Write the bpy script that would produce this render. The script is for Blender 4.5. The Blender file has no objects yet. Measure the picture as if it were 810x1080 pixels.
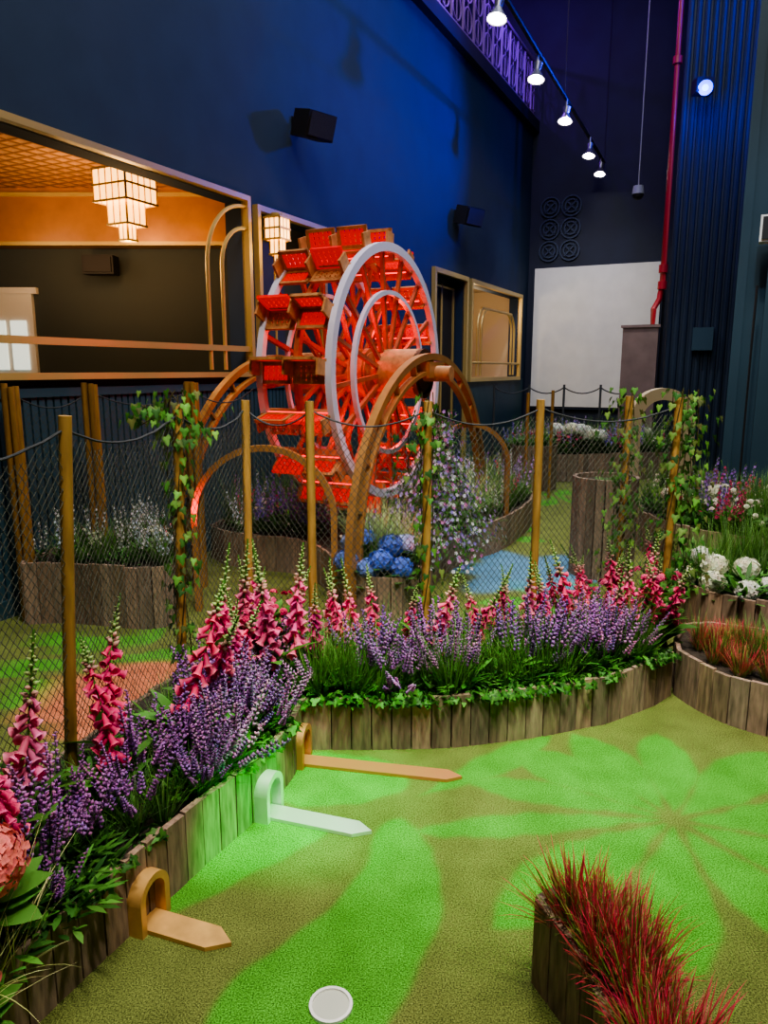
import bpy, math, random
import numpy as np
from mathutils import Vector, Matrix
random.seed(7); rng=np.random.default_rng(7)
PH=math.atan(150/780)
TH=math.radians(25.89)
N=np.array([math.cos(TH),-math.sin(TH),0.]); W=np.array([math.sin(TH),math.cos(TH),0.])
def LW(n,s,z=0): 
    p=n*N+s*W; return (p[0],p[1],z)
try: bpy.context.scene.view_settings.look='AgX - Medium High Contrast'
except Exception: pass

# ------------------------------------------------------------------ materials
def new_mat(name):
    m=bpy.data.materials.new(name); m.use_nodes=True
    nt=m.node_tree; nt.nodes.clear()
    out=nt.nodes.new('ShaderNodeOutputMaterial'); b=nt.nodes.new('ShaderNodeBsdfPrincipled')
    nt.links.new(b.outputs[0],out.inputs[0]); return m,nt,b,out
def mat(name,col,rough=.6,metal=0.,emis=None,estr=0.,nscale=None,namt=.25,stretch=(1,1,1),bump=0.,usecol=True,spec=.5,detail=6):
    m,nt,b,out=new_mat(name)
    b.inputs['Roughness'].default_value=rough; b.inputs['Metallic'].default_value=metal
    b.inputs['Specular IOR Level'].default_value=spec
    rgb=nt.nodes.new('ShaderNodeRGB'); rgb.outputs[0].default_value=(*col,1)
    cur=rgb.outputs[0]
    if usecol:
        at=nt.nodes.new('ShaderNodeAttribute'); at.attribute_name='Col'
        mx=nt.nodes.new('ShaderNodeMix'); mx.data_type='RGBA'; mx.blend_type='MULTIPLY'; mx.inputs[0].default_value=1
        nt.links.new(cur,mx.inputs[6]); nt.links.new(at.outputs[0],mx.inputs[7]); cur=mx.outputs[2]
    if nscale:
        tc=nt.nodes.new('ShaderNodeTexCoord'); mp=nt.nodes.new('ShaderNodeMapping'); mp.inputs['Scale'].default_value=stretch
        ns=nt.nodes.new('ShaderNodeTexNoise'); ns.inputs['Scale'].default_value=nscale; ns.inputs['Detail'].default_value=detail
        nt.links.new(tc.outputs['Object'],mp.inputs[0]); nt.links.new(mp.outputs[0],ns.inputs['Vector'])
        mr=nt.nodes.new('ShaderNodeMapRange'); mr.inputs[1].default_value=.3; mr.inputs[2].default_value=.7
        mr.inputs[3].default_value=1-namt; mr.inputs[4].default_value=1+namt
        nt.links.new(ns.outputs[0],mr.inputs[0])
        vm=nt.nodes.new('ShaderNodeVectorMath'); vm.operation='SCALE'
        nt.links.new(cur,vm.inputs[0]); nt.links.new(mr.outputs[0],vm.inputs['Scale']); cur=vm.outputs[0]
        if bump:
            bp=nt.nodes.new('ShaderNodeBump'); bp.inputs['Strength'].default_value=bump; bp.inputs['Distance'].default_value=.01
            nt.links.new(ns.outputs[0],bp.inputs['Height']); nt.links.new(bp.outputs[0],b.inputs['Normal'])
    nt.links.new(cur,b.inputs['Base Color'])
    if emis:
        b.inputs['Emission Color'].default_value=(*emis,1); b.inputs['Emission Strength'].default_value=estr
    return m
def foliage_mat():
    m,nt,b,out=new_mat('foliage')
    at=nt.nodes.new('ShaderNodeAttribute'); at.attribute_name='Col'
    nt.links.new(at.outputs[0],b.inputs['Base Color']); b.inputs['Roughness'].default_value=.55
    b.inputs['Specular IOR Level'].default_value=.25
    tr=nt.nodes.new('ShaderNodeBsdfTranslucent'); nt.links.new(at.outputs[0],tr.inputs[0])
    mx=nt.nodes.new('ShaderNodeMixShader'); mx.inputs[0].default_value=.25
    nt.links.new(b.outputs[0],mx.inputs[1]); nt.links.new(tr.outputs[0],mx.inputs[2]); nt.links.new(mx.outputs[0],out.inputs[0])
    return m
FOL=foliage_mat()
M_plank=mat('weathered_plank',(.22,.155,.11),.75,nscale=9,namt=.45,stretch=(6,6,1),bump=.4)
M_soil=mat('soil',(.03,.022,.015),.95,nscale=30,namt=.5,bump=.6)
M_gold=mat('dark_gold_paint',(.36,.18,.055),.42,.35,nscale=12,namt=.15)
M_goldtrim=mat('brass_trim',(.62,.46,.17),.42,.5)
M_post=mat('ochre_post',(.34,.20,.05),.5,.15,nscale=7,namt=.25,stretch=(6,6,1))
M_wall=mat('navy_wall_paint',(.020,.040,.080),.75,nscale=3,namt=.08,spec=.3)
M_wain=mat('wainscot_paint',(.020,.06,.085),.5)
M_dark=mat('dark_navy',(.008,.014,.035),.7,nscale=2,namt=.2)
M_pillar=mat('pillar_paint',(.018,.055,.085),.6,nscale=2,namt=.1)
M_flute=mat('fluted_column_paint',(.014,.028,.055),.6,nscale=2,namt=.1)
M_black=mat('matte_black',(.01,.01,.012),.6)
M_net=mat('net_twine',(.06,.066,.05),.7)
M_rope=mat('dark_rope',(.03,.035,.04),.8)
M_wheelwood=mat('wheel_wood',(.42,.19,.07),.5,nscale=8,namt=.25,stretch=(3,3,3))
M_spoke=mat('spoke_wood',(.34,.085,.035),.5,nscale=8,namt=.2,stretch=(3,3,3))
M_silver=mat('silver_paint',(.62,.62,.76),.4,.1)
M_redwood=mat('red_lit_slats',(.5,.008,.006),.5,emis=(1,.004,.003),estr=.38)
M_redled=mat('red_led_strip',(.6,.01,.01),.4,emis=(1,.01,.02),estr=3.5)
M_silvermet=mat('silver_metal',(.66,.66,.68),.35,.5)
M_copper=mat('copper_metal',(.62,.24,.11),.38,.4)
M_white=mat('white_plastic',(.8,.8,.78),.4)
M_screen=mat('projection_screen',(.66,.66,.63),.8,nscale=4,namt=.05)
M_redpipe=mat('red_pipe',(.38,.02,.03),.4)
M_bulb=mat('lamp_bulb',(1,1,1),.5,emis=(1,.93,.8),estr=60)
M_glass=mat('lit_glass',(1,.8,.45),.3,emis=(1,.48,.12),estr=4.0)
M_blueled=mat('blue_led',(0,0,.4),.5,emis=(.0,.02,1),estr=4)
M_bluecore=mat('blue_led_core',(0,.1,.6),.5,emis=(.03,.15,1),estr=12)
M_coppanel=mat('copper_panel',(.5,.23,.09),.35,.4,nscale=6,namt=.1)
M_room=mat('room_wall',(.04,.052,.052),.7)
M_cream=mat('cream_wall',(.5,.4,.28),.7)
M_stone=mat('pinkish_panel',(.17,.115,.11),.7,nscale=5,namt=.15)
M_doorlit=mat('door_glass_lit',(.8,.85,.8),.4,emis=(.75,.85,.75),estr=1.0)

# ------------------------------------------------------------------ hard-surface builder
def v3(a): return np.array(a,float)
class B:
    def __init__(s): s.V=[];s.F=[];s.M=[];s.C=[];s.mi=0;s.col=(1,1,1)
    def add(s,vs,fs):
        o=len(s.V); s.V+= [tuple(map(float,v)) for v in vs]
        for f in fs: s.F.append(tuple(i+o for i in f)); s.M.append(s.mi); s.C.append(s.col)
    def box(s,c,size,ax=None):
        ax=np.eye(3) if ax is None else np.array(ax,float)
        c=v3(c);h=np.array(size)/2
        vs=[c+ax[0]*h[0]*i+ax[1]*h[1]*j+ax[2]*h[2]*k for i in(-1,1) for j in(-1,1) for k in(-1,1)]
        s.add(vs,[(0,1,3,2),(4,6,7,5),(0,4,5,1),(2,3,7,6),(0,2,6,4),(1,5,7,3)])
    def bb(s,x0,x1,y0,y1,z0,z1): s.box(((x0+x1)/2,(y0+y1)/2,(z0+z1)/2),(abs(x1-x0),abs(y1-y0),abs(z1-z0)))
    def frame(s,d):
        d=v3(d);d=d/np.linalg.norm(d); u=np.cross(d,(0,0,1.)) 
        if np.linalg.norm(u)<1e-3: u=np.array((1.,0,0))
        u/=np.linalg.norm(u); return d,u,np.cross(u,d)
    def cyl(s,a,b,r,r2=None,n=12,cap=True):
        a=v3(a);b=v3(b);r2=r if r2 is None else r2
        d,u,w=s.frame(b-a)
        A=[a+r*(math.cos(t)*u+math.sin(t)*w) for t in np.linspace(0,2*math.pi,n,endpoint=False)]
        Bb=[b+r2*(math.cos(t)*u+math.sin(t)*w) for t in np.linspace(0,2*math.pi,n,endpoint=False)]
        fs=[(i,(i+1)%n,n+(i+1)%n,n+i) for i in range(n)]
        if cap: fs+=[tuple(range(n))[::-1],tuple(range(n,2*n))]
        s.add(A+Bb,fs)
    def tube(s,pts,r,n=8):
        pts=[v3(p) for p in pts]
        rings=[]
        for i,p in enumerate(pts):
            d=pts[min(i+1,len(pts)-1)]-pts[max(i-1,0)]
            _,u,w=s.frame(d)
            rings+= [p+r*(math.cos(t)*u+math.sin(t)*w) for t in np.linspace(0,2*math.pi,n,endpoint=False)]
        fs=[]
        for k in range(len(pts)-1):
            for i in range(n): fs.append((k*n+i,k*n+(i+1)%n,(k+1)*n+(i+1)%n,(k+1)*n+i))
        fs+=[tuple(range(n))[::-1],tuple(range((len(pts)-1)*n,len(pts)*n))]
        s.add(rings,fs)
    def arc(s,c,e1,e2,axis,R,a0,a1,rw,tw,n=48):
        c=v3(c);e1=v3(e1);e2=v3(e2);axis=v3(axis);vs=[]
        for i in range(n+1):
            t=a0+(a1-a0)*i/n; d=math.cos(t)*e1+math.sin(t)*e2
            for rr,aa in((R-rw/2,-tw/2),(R+rw/2,-tw/2),(R+rw/2,tw/2),(R-rw/2,tw/2)): vs.append(c+d*rr+axis*aa)
        fs=[]
        for k in range(n):
            for i in range(4): fs.append((k*4+i,k*4+(i+1)%4,(k+1)*4+(i+1)%4,(k+1)*4+i))
        if abs(a1-a0)<6.28: fs+=[(3,2,1,0),tuple(n*4+i for i in range(4))]
        s.add(vs,fs)
    def obj(s,name,mats,parent=None,local=False,smooth=False,loc=None):
        me=bpy.data.meshes.new(name); me.from_pydata(s.V,[],s.F)
        for m in mats: me.materials.append(m)
        me.polygons.foreach_set('material_index',s.M)
        at=me.color_attributes.new('Col','FLOAT_COLOR','CORNER')
        lt=np.array([len(f) for f in s.F]); c=np.ones((len(lt),4)); c[:,:3]=s.C
        at.data.foreach_set('color',np.repeat(c,lt,axis=0).astype(np.float32).ravel())
        if smooth: me.polygons.foreach_set('use_smooth',[True]*len(s.F))
        me.update()
        o=bpy.data.objects.new(name,me); bpy.context.collection.objects.link(o)
        if smooth:
            mod=o.modifiers.new('es','EDGE_SPLIT'); mod.split_angle=math.radians(40)
        if local: o.rotation_euler=(0,0,-TH)
        if parent: o.parent=parent
        return o
def empty(name,loc=(0,0,0)):
    o=bpy.data.objects.new(name,None); bpy.context.collection.objects.link(o); o.location=loc; return o

# ------------------------------------------------------------------ foliage builder (numpy)
class P:
    def __init__(s): s.V=[];s.F=[];s.C=[]
    def add(s,vs,fs,cs):
        o=len(s.V); s.V+=[tuple(v) for v in vs]; s.F+=[(a+o,b+o,c+o) for a,b,c in fs]; s.C+=[tuple(c) for c in cs]
    def np(s): return np.array(s.V,float),np.array(s.F,int),np.array(s.C,float)
def nrm(a):
    a=np.array(a,float); return a/ (np.linalg.norm(a)+1e-9)
def jit(c,a): 
    k=1+random.uniform(-a,a); return tuple(max(0,x*k*(1+random.uniform(-a*.4,a*.4))) for x in c)
def blade(p,base,d,L,w,c0,c1,droop=.3,segs=4,fold=False,shape='grass'):
    base=v3(base); d=nrm(d); side=np.cross(d,(0,0,1.)); 
    if np.linalg.norm(side)<1e-3: side=np.array((1.,0,0))
    side=nrm(side); vs=[];cs=[]
    pos=base.copy(); dd=d.copy()
    for i in range(segs+1):
        t=i/segs
        ww=w*(1-t)**.7 if shape=='grass' else w*math.sin(math.pi*min(1,.08+t*.92))**.8
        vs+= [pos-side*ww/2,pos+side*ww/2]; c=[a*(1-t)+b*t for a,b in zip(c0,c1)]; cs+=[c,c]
        pos=pos+dd*L/segs; dd=nrm(dd+np.array((0,0,-droop*2/segs))*(.3+t))
    fs=[]
    for i in range(segs): a=2*i; fs+=[(a,a+1,a+3),(a,a+3,a+2)]
    p.add(vs,fs,cs)
def stick(p,a,b,r,c,n=4):
    a=v3(a);b=v3(b);d=nrm(b-a);u=nrm(np.cross(d,(0.3,.9,.1)));w=np.cross(u,d)
    vs=[];
    for q in(a,b):
        for k in range(n): t=2*math.pi*k/n; vs.append(q+r*(math.cos(t)*u+math.sin(t)*w))
    fs=[]
    for k in range(n): j=(k+1)%n; fs+=[(k,j,n+j),(k,n+j,n+k)]
    p.add(vs,fs,[c]*(2*n))
def octa(p,c,r,h,col,d=(0,0,1)):
    c=v3(c);d=nrm(d);u=nrm(np.cross(d,(.3,.9,.1)));w=np.cross(u,d)
    vs=[c-d*h,c+u*r,c+w*r,c-u*r,c-w*r,c+d*h]
    fs=[(0,2,1),(0,3,2),(0,4,3),(0,1,4),(5,1,2),(5,2,3),(5,3,4),(5,4,1)]
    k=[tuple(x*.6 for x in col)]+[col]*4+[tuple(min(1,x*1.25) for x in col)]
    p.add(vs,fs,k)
def bell(p,at,d,L,r,c,cm,n=7):
    at=v3(at);d=nrm(d);u=nrm(np.cross(d,(.2,.3,.95)));w=np.cross(u,d)
    vs=[];cs=[]
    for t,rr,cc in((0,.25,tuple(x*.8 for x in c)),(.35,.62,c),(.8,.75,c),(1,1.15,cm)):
        for k in range(n):
            a=2*math.pi*k/n; vs.append(at+d*L*t+r*rr*(math.cos(a)*u+math.sin(a)*w)); cs.append(cc)
    fs=[]
    for q in range(3):
        for k in range(n): j=(k+1)%n; fs+=[(q*n+k,q*n+j,(q+1)*n+j),(q*n+k,(q+1)*n+j,(q+1)*n+k)]
    p.add(vs,fs,cs)
def floret(p,at,nr,r,col,petals=4,cen=(.8,.8,.5)):
    at=v3(at);nr=nrm(nr);u=nrm(np.cross(nr,(.31,.8,.2)));w=np.cross(u,nr);a0=random.random()*6
    for k in range(petals):
        a=a0+2*math.pi*k/petals; da=math.pi/petals*.95
        e=lambda t:math.cos(t)*u+math.sin(t)*w
        vs=[at,at+r*.75*e(a-da)+nr*r*.2,at+r*1.08*e(a)+nr*r*.12,at+r*.75*e(a+da)+nr*r*.2]
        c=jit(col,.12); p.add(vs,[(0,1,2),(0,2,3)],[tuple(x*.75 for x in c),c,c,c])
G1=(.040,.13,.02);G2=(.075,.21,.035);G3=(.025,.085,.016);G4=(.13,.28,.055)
def foxglove(seed,colr=(.60,.03,.14),bt=.76):
    random.seed(seed);p=P();H=.56
    lean=np.array((random.uniform(-.1,.1),random.uniform(-.1,.1),0))
    pt=lambda t: np.array((0,0,H*t))+lean*t*t
    for i in range(6): stick(p,pt(i/6),pt((i+1)/6),.0035,G2)
    for i in range(12):
        a=random.random()*6.28; e=random.uniform(.3,1.1)
        blade(p,pt(random.uniform(0,.3)),(math.cos(a),math.sin(a),e),random.uniform(.10,.19),random.uniform(.03,.05),jit(G1,.3),jit(G2,.3),.35,4,shape='leaf')
    nb=26
    for i in range(nb):
        t=.34+(bt-.34)*i/nb+random.uniform(-.015,.015); a=i*2.4+random.uniform(-.5,.5); s=(1-.5*(i/nb))*random.uniform(.8,1.15)
        o=np.array((math.cos(a),math.sin(a),-.75+random.uniform(-.5,.35)))
        c=jit(colr,.35); bell(p,pt(t),o,.05*s+.008,.0135*s+.003,c,tuple(min(1,x*1.3+.07) for x in c))
    for i in range(26):
        t=bt-.03+(1.02-bt)*i/26; a=i*2.4; k=1.25-i/26; o=np.array((math.cos(a)*.010,math.sin(a)*.010,0))*k
        octa(p,pt(t)+o,.0065*k+.001,.012*k+.002,jit((.33,.45,.16) if i>6 else (.55,.3,.25),.2),(math.cos(a),math.sin(a),.5))
    return p.np()
def lavender(seed,colr=(.36,.14,.42)):
    random.seed(seed);p=P()
    for k in range(14):
        a=random.random()*6.28; r=random.uniform(.1,.6); H=random.uniform(.18,.38)
        d=nrm((math.cos(a)*r,math.sin(a)*r,1)); b=np.array((math.cos(a),math.sin(a),0))*.02
        stick(p,b,b+d*H,.0018,jit(G2,.3),3); cc=jit(colr,.25)
        for i in range(17):
            t=i/17; q=b+d*(H*(.62+.40*t)); aa=i*2.1; rr=.0115*(1.1-t)
            o=np.array((math.cos(aa),math.sin(aa),0))*rr
            octa(p,q+o,.0068*(1.3-t*.7),.010,jit(cc,.3),(math.cos(aa),math.sin(aa),.8))
    for k in range(28):
        a=random.random()*6.28
        blade(p,(0,0,0),(math.cos(a)*.7,math.sin(a)*.7,random.uniform(.5,1.4)),random.uniform(.10,.22),.009,jit(G1,.3),jit((.11,.24,.08),.3),.2,3)
    return p.np()
def grass(seed,c0=G3,c1=G4,L=(.16,.34),w=.007,n=60,spread=.8,droop=.45):
    random.seed(seed);p=P()
    for k in range(n):
        a=random.random()*6.28; r=random.uniform(.05,spread)
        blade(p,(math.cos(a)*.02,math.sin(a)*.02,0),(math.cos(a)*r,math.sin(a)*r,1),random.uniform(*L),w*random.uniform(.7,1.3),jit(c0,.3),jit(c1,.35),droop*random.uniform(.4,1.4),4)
    return p.np()
def redgrass(seed):
    random.seed(seed);p=P()
    for k in range(100):
        a=random.random()*6.28; r=random.uniform(.02,.8); q=random.random()
        c0=(.10,.18,.03); c1=jit((.56,.012,.085),.4) if q>.28 else jit((.20,.34,.06),.3)
        blade(p,(math.cos(a)*.03,math.sin(a)*.03,0),(math.cos(a)*r,math.sin(a)*r,1),random.uniform(.08,.2),.0058*random.uniform(.7,1.4),c0,c1,.5*random.uniform(0,1.8),5)
    return p.np()
def hydrangea(seed,col,r=.085,heads=1,stem=.2,nf=130,fr=.016):
    random.seed(seed);p=P()
    for i in range(11):
        a=random.random()*6.28
        blade(p,(0,0,stem*random.uniform(.3,.9)),(math.cos(a),math.sin(a),.3),random.uniform(.1,.17),.07,jit(G1,.3),jit(G2,.3),.3,4,shape='leaf')
    for h in range(heads):
        a=h*2.2+random.random(); R=0 if heads==1 else r*1.15
        c=np.array((math.cos(a)*R,math.sin(a)*R,stem+random.uniform(0,.05)))
        stick(p,(0,0,0),c,.004,G1)
        octa(p,c,r*.8,r*.75,tuple(x*.45 for x in col))
        for i in range(nf):
            z=1-1.75*(i+.5)/nf; q=math.sqrt(max(0,1-z*z)); t=i*2.39996
            nr=np.array((q*math.cos(t),q*math.sin(t),z*.85)); floret(p,c+nr*r*random.uniform(.88,1.08),nr+rng.normal(0,.22,3),fr,jit(col,.22))
    return p.np()
def ivyleaf(p,at,nr,up,s,col):
    at=v3(at);nr=nrm(nr);up=np.array(up,float);up=nrm(up-nr*np.dot(up,nr));sd=np.cross(nr,up)
    prof=[(0,-.15),(.35,-.35),(.5,.05),(.28,.2),(.22,.45),(0,.85),(-.22,.45),(-.28,.2),(-.5,.05),(-.35,-.35)]
    vs=[at+nr*s*.08]+[at+sd*x*s+up*y*s for x,y in prof]; n=len(prof)
    p.add(vs,[(0,1+i,1+(i+1)%n) for i in range(n)],[tuple(min(1,x*1.3) for x in col)]+[col]*n)
def bush(seed,n=90,R=.15,H=.2,cols=(G1,G2,G3),s=.035,kind='leaf'):
    random.seed(seed);p=P()
    for i in range(n):
        a=random.random()*6.28; e=random.random(); r=R*math.sqrt(random.random())
        at=(math.cos(a)*r,math.sin(a)*r,H*random.uniform(.1,1)*(1-.5*r/R)); d=(math.cos(a),math.sin(a),random.uniform(.1,1.2))
        c=jit(random.choice(cols),.3)
        if kind=='ivy': ivyleaf(p,at,d,(random.uniform(-1,1),random.uniform(-1,1),-.6),s*random.uniform(.7,1.4),c)
        else: blade(p,at,d,s*random.uniform(1.5,3),s*.6,c,tuple(x*1.3 for x in c),.3,3,shape='leaf')
    return p.np()
def delph(seed,col,H=.5,n=40):
    random.seed(seed);p=P()
    for k in range(3):
        a=k*2.1; b=np.array((math.cos(a),math.sin(a),0))*.03; d=nrm((math.cos(a)*.15,math.sin(a)*.15,1)); h=H*random.uniform(.7,1)
        stick(p,b,b+d*h,.003,G2)
        for i in range(n//2):
            t=.35+.65*i/(n/2); aa=i*2.4; o=np.array((math.cos(aa),math.sin(aa),.3)); floret(p,b+d*h*t+o*.018*(1.2-t),o,.016*(1.25-.6*t),jit(col,.2),5)
    for k in range(16):
        a=random.random()*6.28; blade(p,(0,0,random.uniform(0,.12)),(math.cos(a),math.sin(a),.8),random.uniform(.1,.2),.03,jit(G1,.3),jit(G2,.3),.4,3,shape='leaf')
    return p.np()
def roseclump(seed,col,n=5):
    random.seed(seed);p=P()
    for i in range(40):
        a=random.random()*6.28;r=.12*math.sqrt(random.random()); blade(p,(math.cos(a)*r,math.sin(a)*r,random.uniform(.02,.16)),(math.cos(a),math.sin(a),.7),.07,.035,jit(G1,.3),jit(G2,.3),.3,3,shape='leaf')
    for i in range(n):
        a=i*2.4;r=.035+.02*i; c=np.array((math.cos(a)*r,math.sin(a)*r,.2+random.uniform(-.09,.08)))
        hd=nrm((math.cos(a)*.8,math.sin(a)*.8,.8))
        for k in range(14):
            nr=nrm(hd+rng.normal(0,.45,3)); floret(p,c+nr*.016,nr,.013,jit(col,.25),4)
    return p.np()

def scatter(name,protos,places,parent=None,tint=.15,seed=1,tilt=.1):
    r=np.random.default_rng(seed); VV=[];FF=[];CC=[];o=0
    for k,pl in enumerate(places):
        V,F,C=protos[r.integers(len(protos))]
        s=pl[3]; a=r.random()*6.283; tx,ty=(pl[4],pl[5]) if len(pl)>4 else r.normal(0,tilt,2)
        ca,sa=math.cos(a),math.sin(a)
        Rz=np.array([[ca,-sa,0],[sa,ca,0],[0,0,1]])
        Rx=np.array([[1,0,0],[0,math.cos(tx),-math.sin(tx)],[0,math.sin(tx),math.cos(tx)]])
        Ry=np.array([[math.cos(ty),0,math.sin(ty)],[0,1,0],[-math.sin(ty),0,math.cos(ty)]])
        VV.append((V*s)@(Rx@Ry@Rz).T+np.array(pl[:3])); FF.append(F+o); CC.append(C*(1+r.uniform(-tint,tint))); o+=len(V)
    return rawobj(name,np.concatenate(VV),np.concatenate(FF),np.concatenate(CC),parent)
def rawobj(name,V,F,C,parent=None,m=None):
    me=bpy.data.meshes.new(name)
    me.vertices.add(len(V)); me.vertices.foreach_set('co',V.astype(np.float32).ravel())
    me.loops.add(F.size); me.loops.foreach_set('vertex_index',F.astype(np.int32).ravel())
    me.polygons.add(len(F)); me.polygons.foreach_set('loop_start',np.arange(0,F.size,3,dtype=np.int32))
    me.update(calc_edges=True)
    at=me.color_attributes.new('Col','FLOAT_COLOR','POINT'); c=np.ones((len(V),4)); c[:,:3]=np.clip(C,0,1)
    at.data.foreach_set('color',c.astype(np.float32).ravel())
    me.materials.append(m or FOL); me.validate()
    o=bpy.data.objects.new(name,me); bpy.context.collection.objects.link(o)
    if parent: o.parent=parent
    return o

# ------------------------------------------------------------------ path helpers
def chaikin(pts,it=2,closed=False):
    pts=[np.array(p[:2],float) for p in pts]
    for _ in range(it):
        q=[] if closed else [pts[0]]
        m=len(pts) if closed else len(pts)-1
        for i in range(m):
            a,b=pts[i],pts[(i+1)%len(pts)]; q+=[a*.75+b*.25,a*.25+b*.75]
        if not closed: q.append(pts[-1])
        pts=q
    return pts
def resample(pts,step):
    pts=np.array(pts); d=np.linalg.norm(np.diff(pts,axis=0),axis=1); c=np.concatenate([[0],np.cumsum(d)])
    n=max(1,int(round(c[-1]/step))); t=np.linspace(0,c[-1],n+1)
    return np.stack([np.interp(t,c,pts[:,0]),np.interp(t,c,pts[:,1])],1)
def along(path,k,off,j=0.,r=random):
    pts=np.array(path); d=np.diff(pts,axis=0); L=np.linalg.norm(d,axis=1); c=np.concatenate([[0],np.cumsum(L)]); out=[]
    for _ in range(k):
        t=random.uniform(0,c[-1]); i=min(len(L)-1,np.searchsorted(c,t)-1 if t>0 else 0); i=max(i,0)
        q=pts[i]+d[i]*(t-c[i])/L[i]; n=np.array((-d[i][1],d[i][0]))/L[i]; o=random.uniform(*off); out.append(q+n*o)
    return out
def planks(b,path,h,w=.085,th=.022,z0=0.,hv=.006):
    pts=resample(path,w)
    for i in range(len(pts)-1):
        a,c=pts[i],pts[i+1]; d=c-a; L=np.linalg.norm(d); d=d/L; n=np.array((-d[1],d[0]))
        hh=h+random.uniform(-hv,hv); m=(a+c)/2+n*random.uniform(-.002,.002)
        k=random.uniform(.65,1.25); b.col=(k*random.uniform(.95,1.08),k,k*random.uniform(.9,1.05))
        b.box((m[0],m[1],z0+hh/2),(L-.005,th,hh),((d[0],d[1],0),(n[0],n[1],0),(0,0,1)))
    b.col=(1,1,1)
def planter(name,outline,h,closed=True,w=.085,soil=None,smooth=1,open_n=None):
    b=B(); pts=chaikin(outline,smooth,True) if smooth else [np.array(p,float) for p in outline]
    ring=pts+[pts[0]]
    planks(b,ring,h,w)
    b.mi=1; zs=h-.035 if soil is None else soil
    b.add([(p[0],p[1],zs) for p in pts],[tuple(range(len(pts)))])
    return b.obj(name,[M_plank,M_soil]),pts
def inside(poly,x,y):
    poly=np.array(poly);ins=np.zeros(np.shape(x),bool);j=len(poly)-1
    for i in range(len(poly)):
        xi,yi=poly[i];xj,yj=poly[j]
        with np.errstate(divide='ignore',invalid='ignore'):
            ins^=((yi>y)!=(yj>y))&(x<(xj-xi)*(y-yi)/(yj-yi+1e-12)+xi)
        j=i
    return ins
def sdist(poly,x,y):
    poly=np.array(poly);D=np.full(x.shape,9e9)
    for i in range(len(poly)):
        a=poly[i];b=poly[(i+1)%len(poly)];e=b-a;t=np.clip(((x-a[0])*e[0]+(y-a[1])*e[1])/(e@e+1e-12),0,1)
        D=np.minimum(D,np.hypot(x-a[0]-t*e[0],y-a[1]-t*e[1]))
    return np.where(inside(poly,x,y),-D,D)
def inpoly_pts(poly,k,margin=.06):
    poly=np.array(poly);lo=poly.min(0);hi=poly.max(0);out=[]
    while len(out)<k:
        x,y=random.uniform(lo[0],hi[0]),random.uniform(lo[1],hi[1])
        if sdist(poly,np.array([x]),np.array([y]))[0]<-margin: out.append((x,y))
    return out

# ------------------------------------------------------------------ FLOOR (turf)
def petal(c,ang,L,w,skew=0.):
    a=math.radians(ang);d=np.array((math.cos(a),math.sin(a)));n=np.array((-d[1],d[0]));P1=[];P2=[]
    for i in range(13):
        t=i/12; ww=w/2*(math.sin(math.pi*t**1.35))**.8; cc=n*skew*t*t
        P1.append(np.array(c)+d*(.05+L*t)+n*ww+cc); P2.append(np.array(c)+d*(.05+L*t)-n*ww+cc)
    return P1+P2[::-1]
leafs=[chaikin(l,2,True) for l in [
 [(-0.45,1.57),(-0.43,1.68),(-0.31,1.81),(-0.16,1.96),(-0.06,2.16),(-0.02,2.39),(0.07,2.45),(0.16,2.28),(0.19,2.07),(0.15,1.85),(0.06,1.68),(-0.02,1.5),(-.2,1.35),(-.4,1.4)],
 [(-0.67,1.93),(-0.68,2.11),(-0.60,2.25),(-0.42,2.45),(-0.2,2.42),(-0.2,2.33),(-0.42,2.13),(-0.56,2.0)],
 [(-0.41,2.51),(-0.42,2.75),(-0.36,2.92),(-0.02,2.86),(0.12,2.72),(0.06,2.58),(-0.17,2.50)]]]
fc=(1.05,2.42)
for ang,L,w in((103,.62,.24),(130,.68,.24),(156,.74,.16),(181,.9,.13),(212,.85,.27),(248,.7,.22),(285,.7,.24),(322,.7,.24),(358,.7,.24),(35,.7,.24),(70,.62,.23)):
    leafs.append(petal(fc,ang,L,w,.06))
leafs.append(petal((.1,2.55),34,.75,.16,.05))
for c,a0 in(((1.3,5.0),0),((1.0,7.2),20),((-1.6,3.9),10),((.2,4.1),30),((2.2,9.3),0)):
    for k in range(6): leafs.append(petal(c,a0+60*k,.6,.25,.05))
xs=np.concatenate([np.arange(-8,-1.4,.2),np.arange(-1.4,2.4,.0115),np.arange(2.4,4,.06),np.arange(4,14,.3)])
ys=np.concatenate([np.arange(-1.5,.9,.15),np.arange(.9,3.75,.0115),np.arange(3.75,9,.04),np.arange(9,19,.2)])
X,Y=np.meshgrid(xs,ys); X1=X.ravel();Y1=Y.ravel()
wob=.012*np.sin(X1*31+Y1*13)+.008*np.sin(X1*57-Y1*41)
mask=np.zeros(X1.shape)
for l in leafs:
    la=np.array(l);lo=la.min(0)-.1;hi=la.max(0)+.1
    sel=np.where((X1>lo[0])&(X1<hi[0])&(Y1>lo[1])&(Y1<hi[1]))[0]
    if len(sel):
        dd=sdist(l,X1[sel],Y1[sel])+wob[sel]*.4; mask[sel]=np.maximum(mask[sel],1/(1+np.exp(np.clip(dd/.0045,-50,50))))
olive=np.array((.118,.145,.04));bright=np.array((.070,.26,.030))
colr=olive[None]*(1-mask[:,None])+bright[None]*mask[:,None]
sg=lambda x: 1/(1+np.exp(np.clip(x,-50,50)))
dp=np.hypot((X1+1.23),(Y1-3.44)); mp=sg((dp-.46)/.01); mp2=sg((np.abs(dp-.33)-.02)/.008)
pk=np.array((.5,.17,.09)); colr=colr*(1-mp[:,None])+pk*mp[:,None]; colr*= (1-.25*mp2*mp)[:,None]
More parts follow.
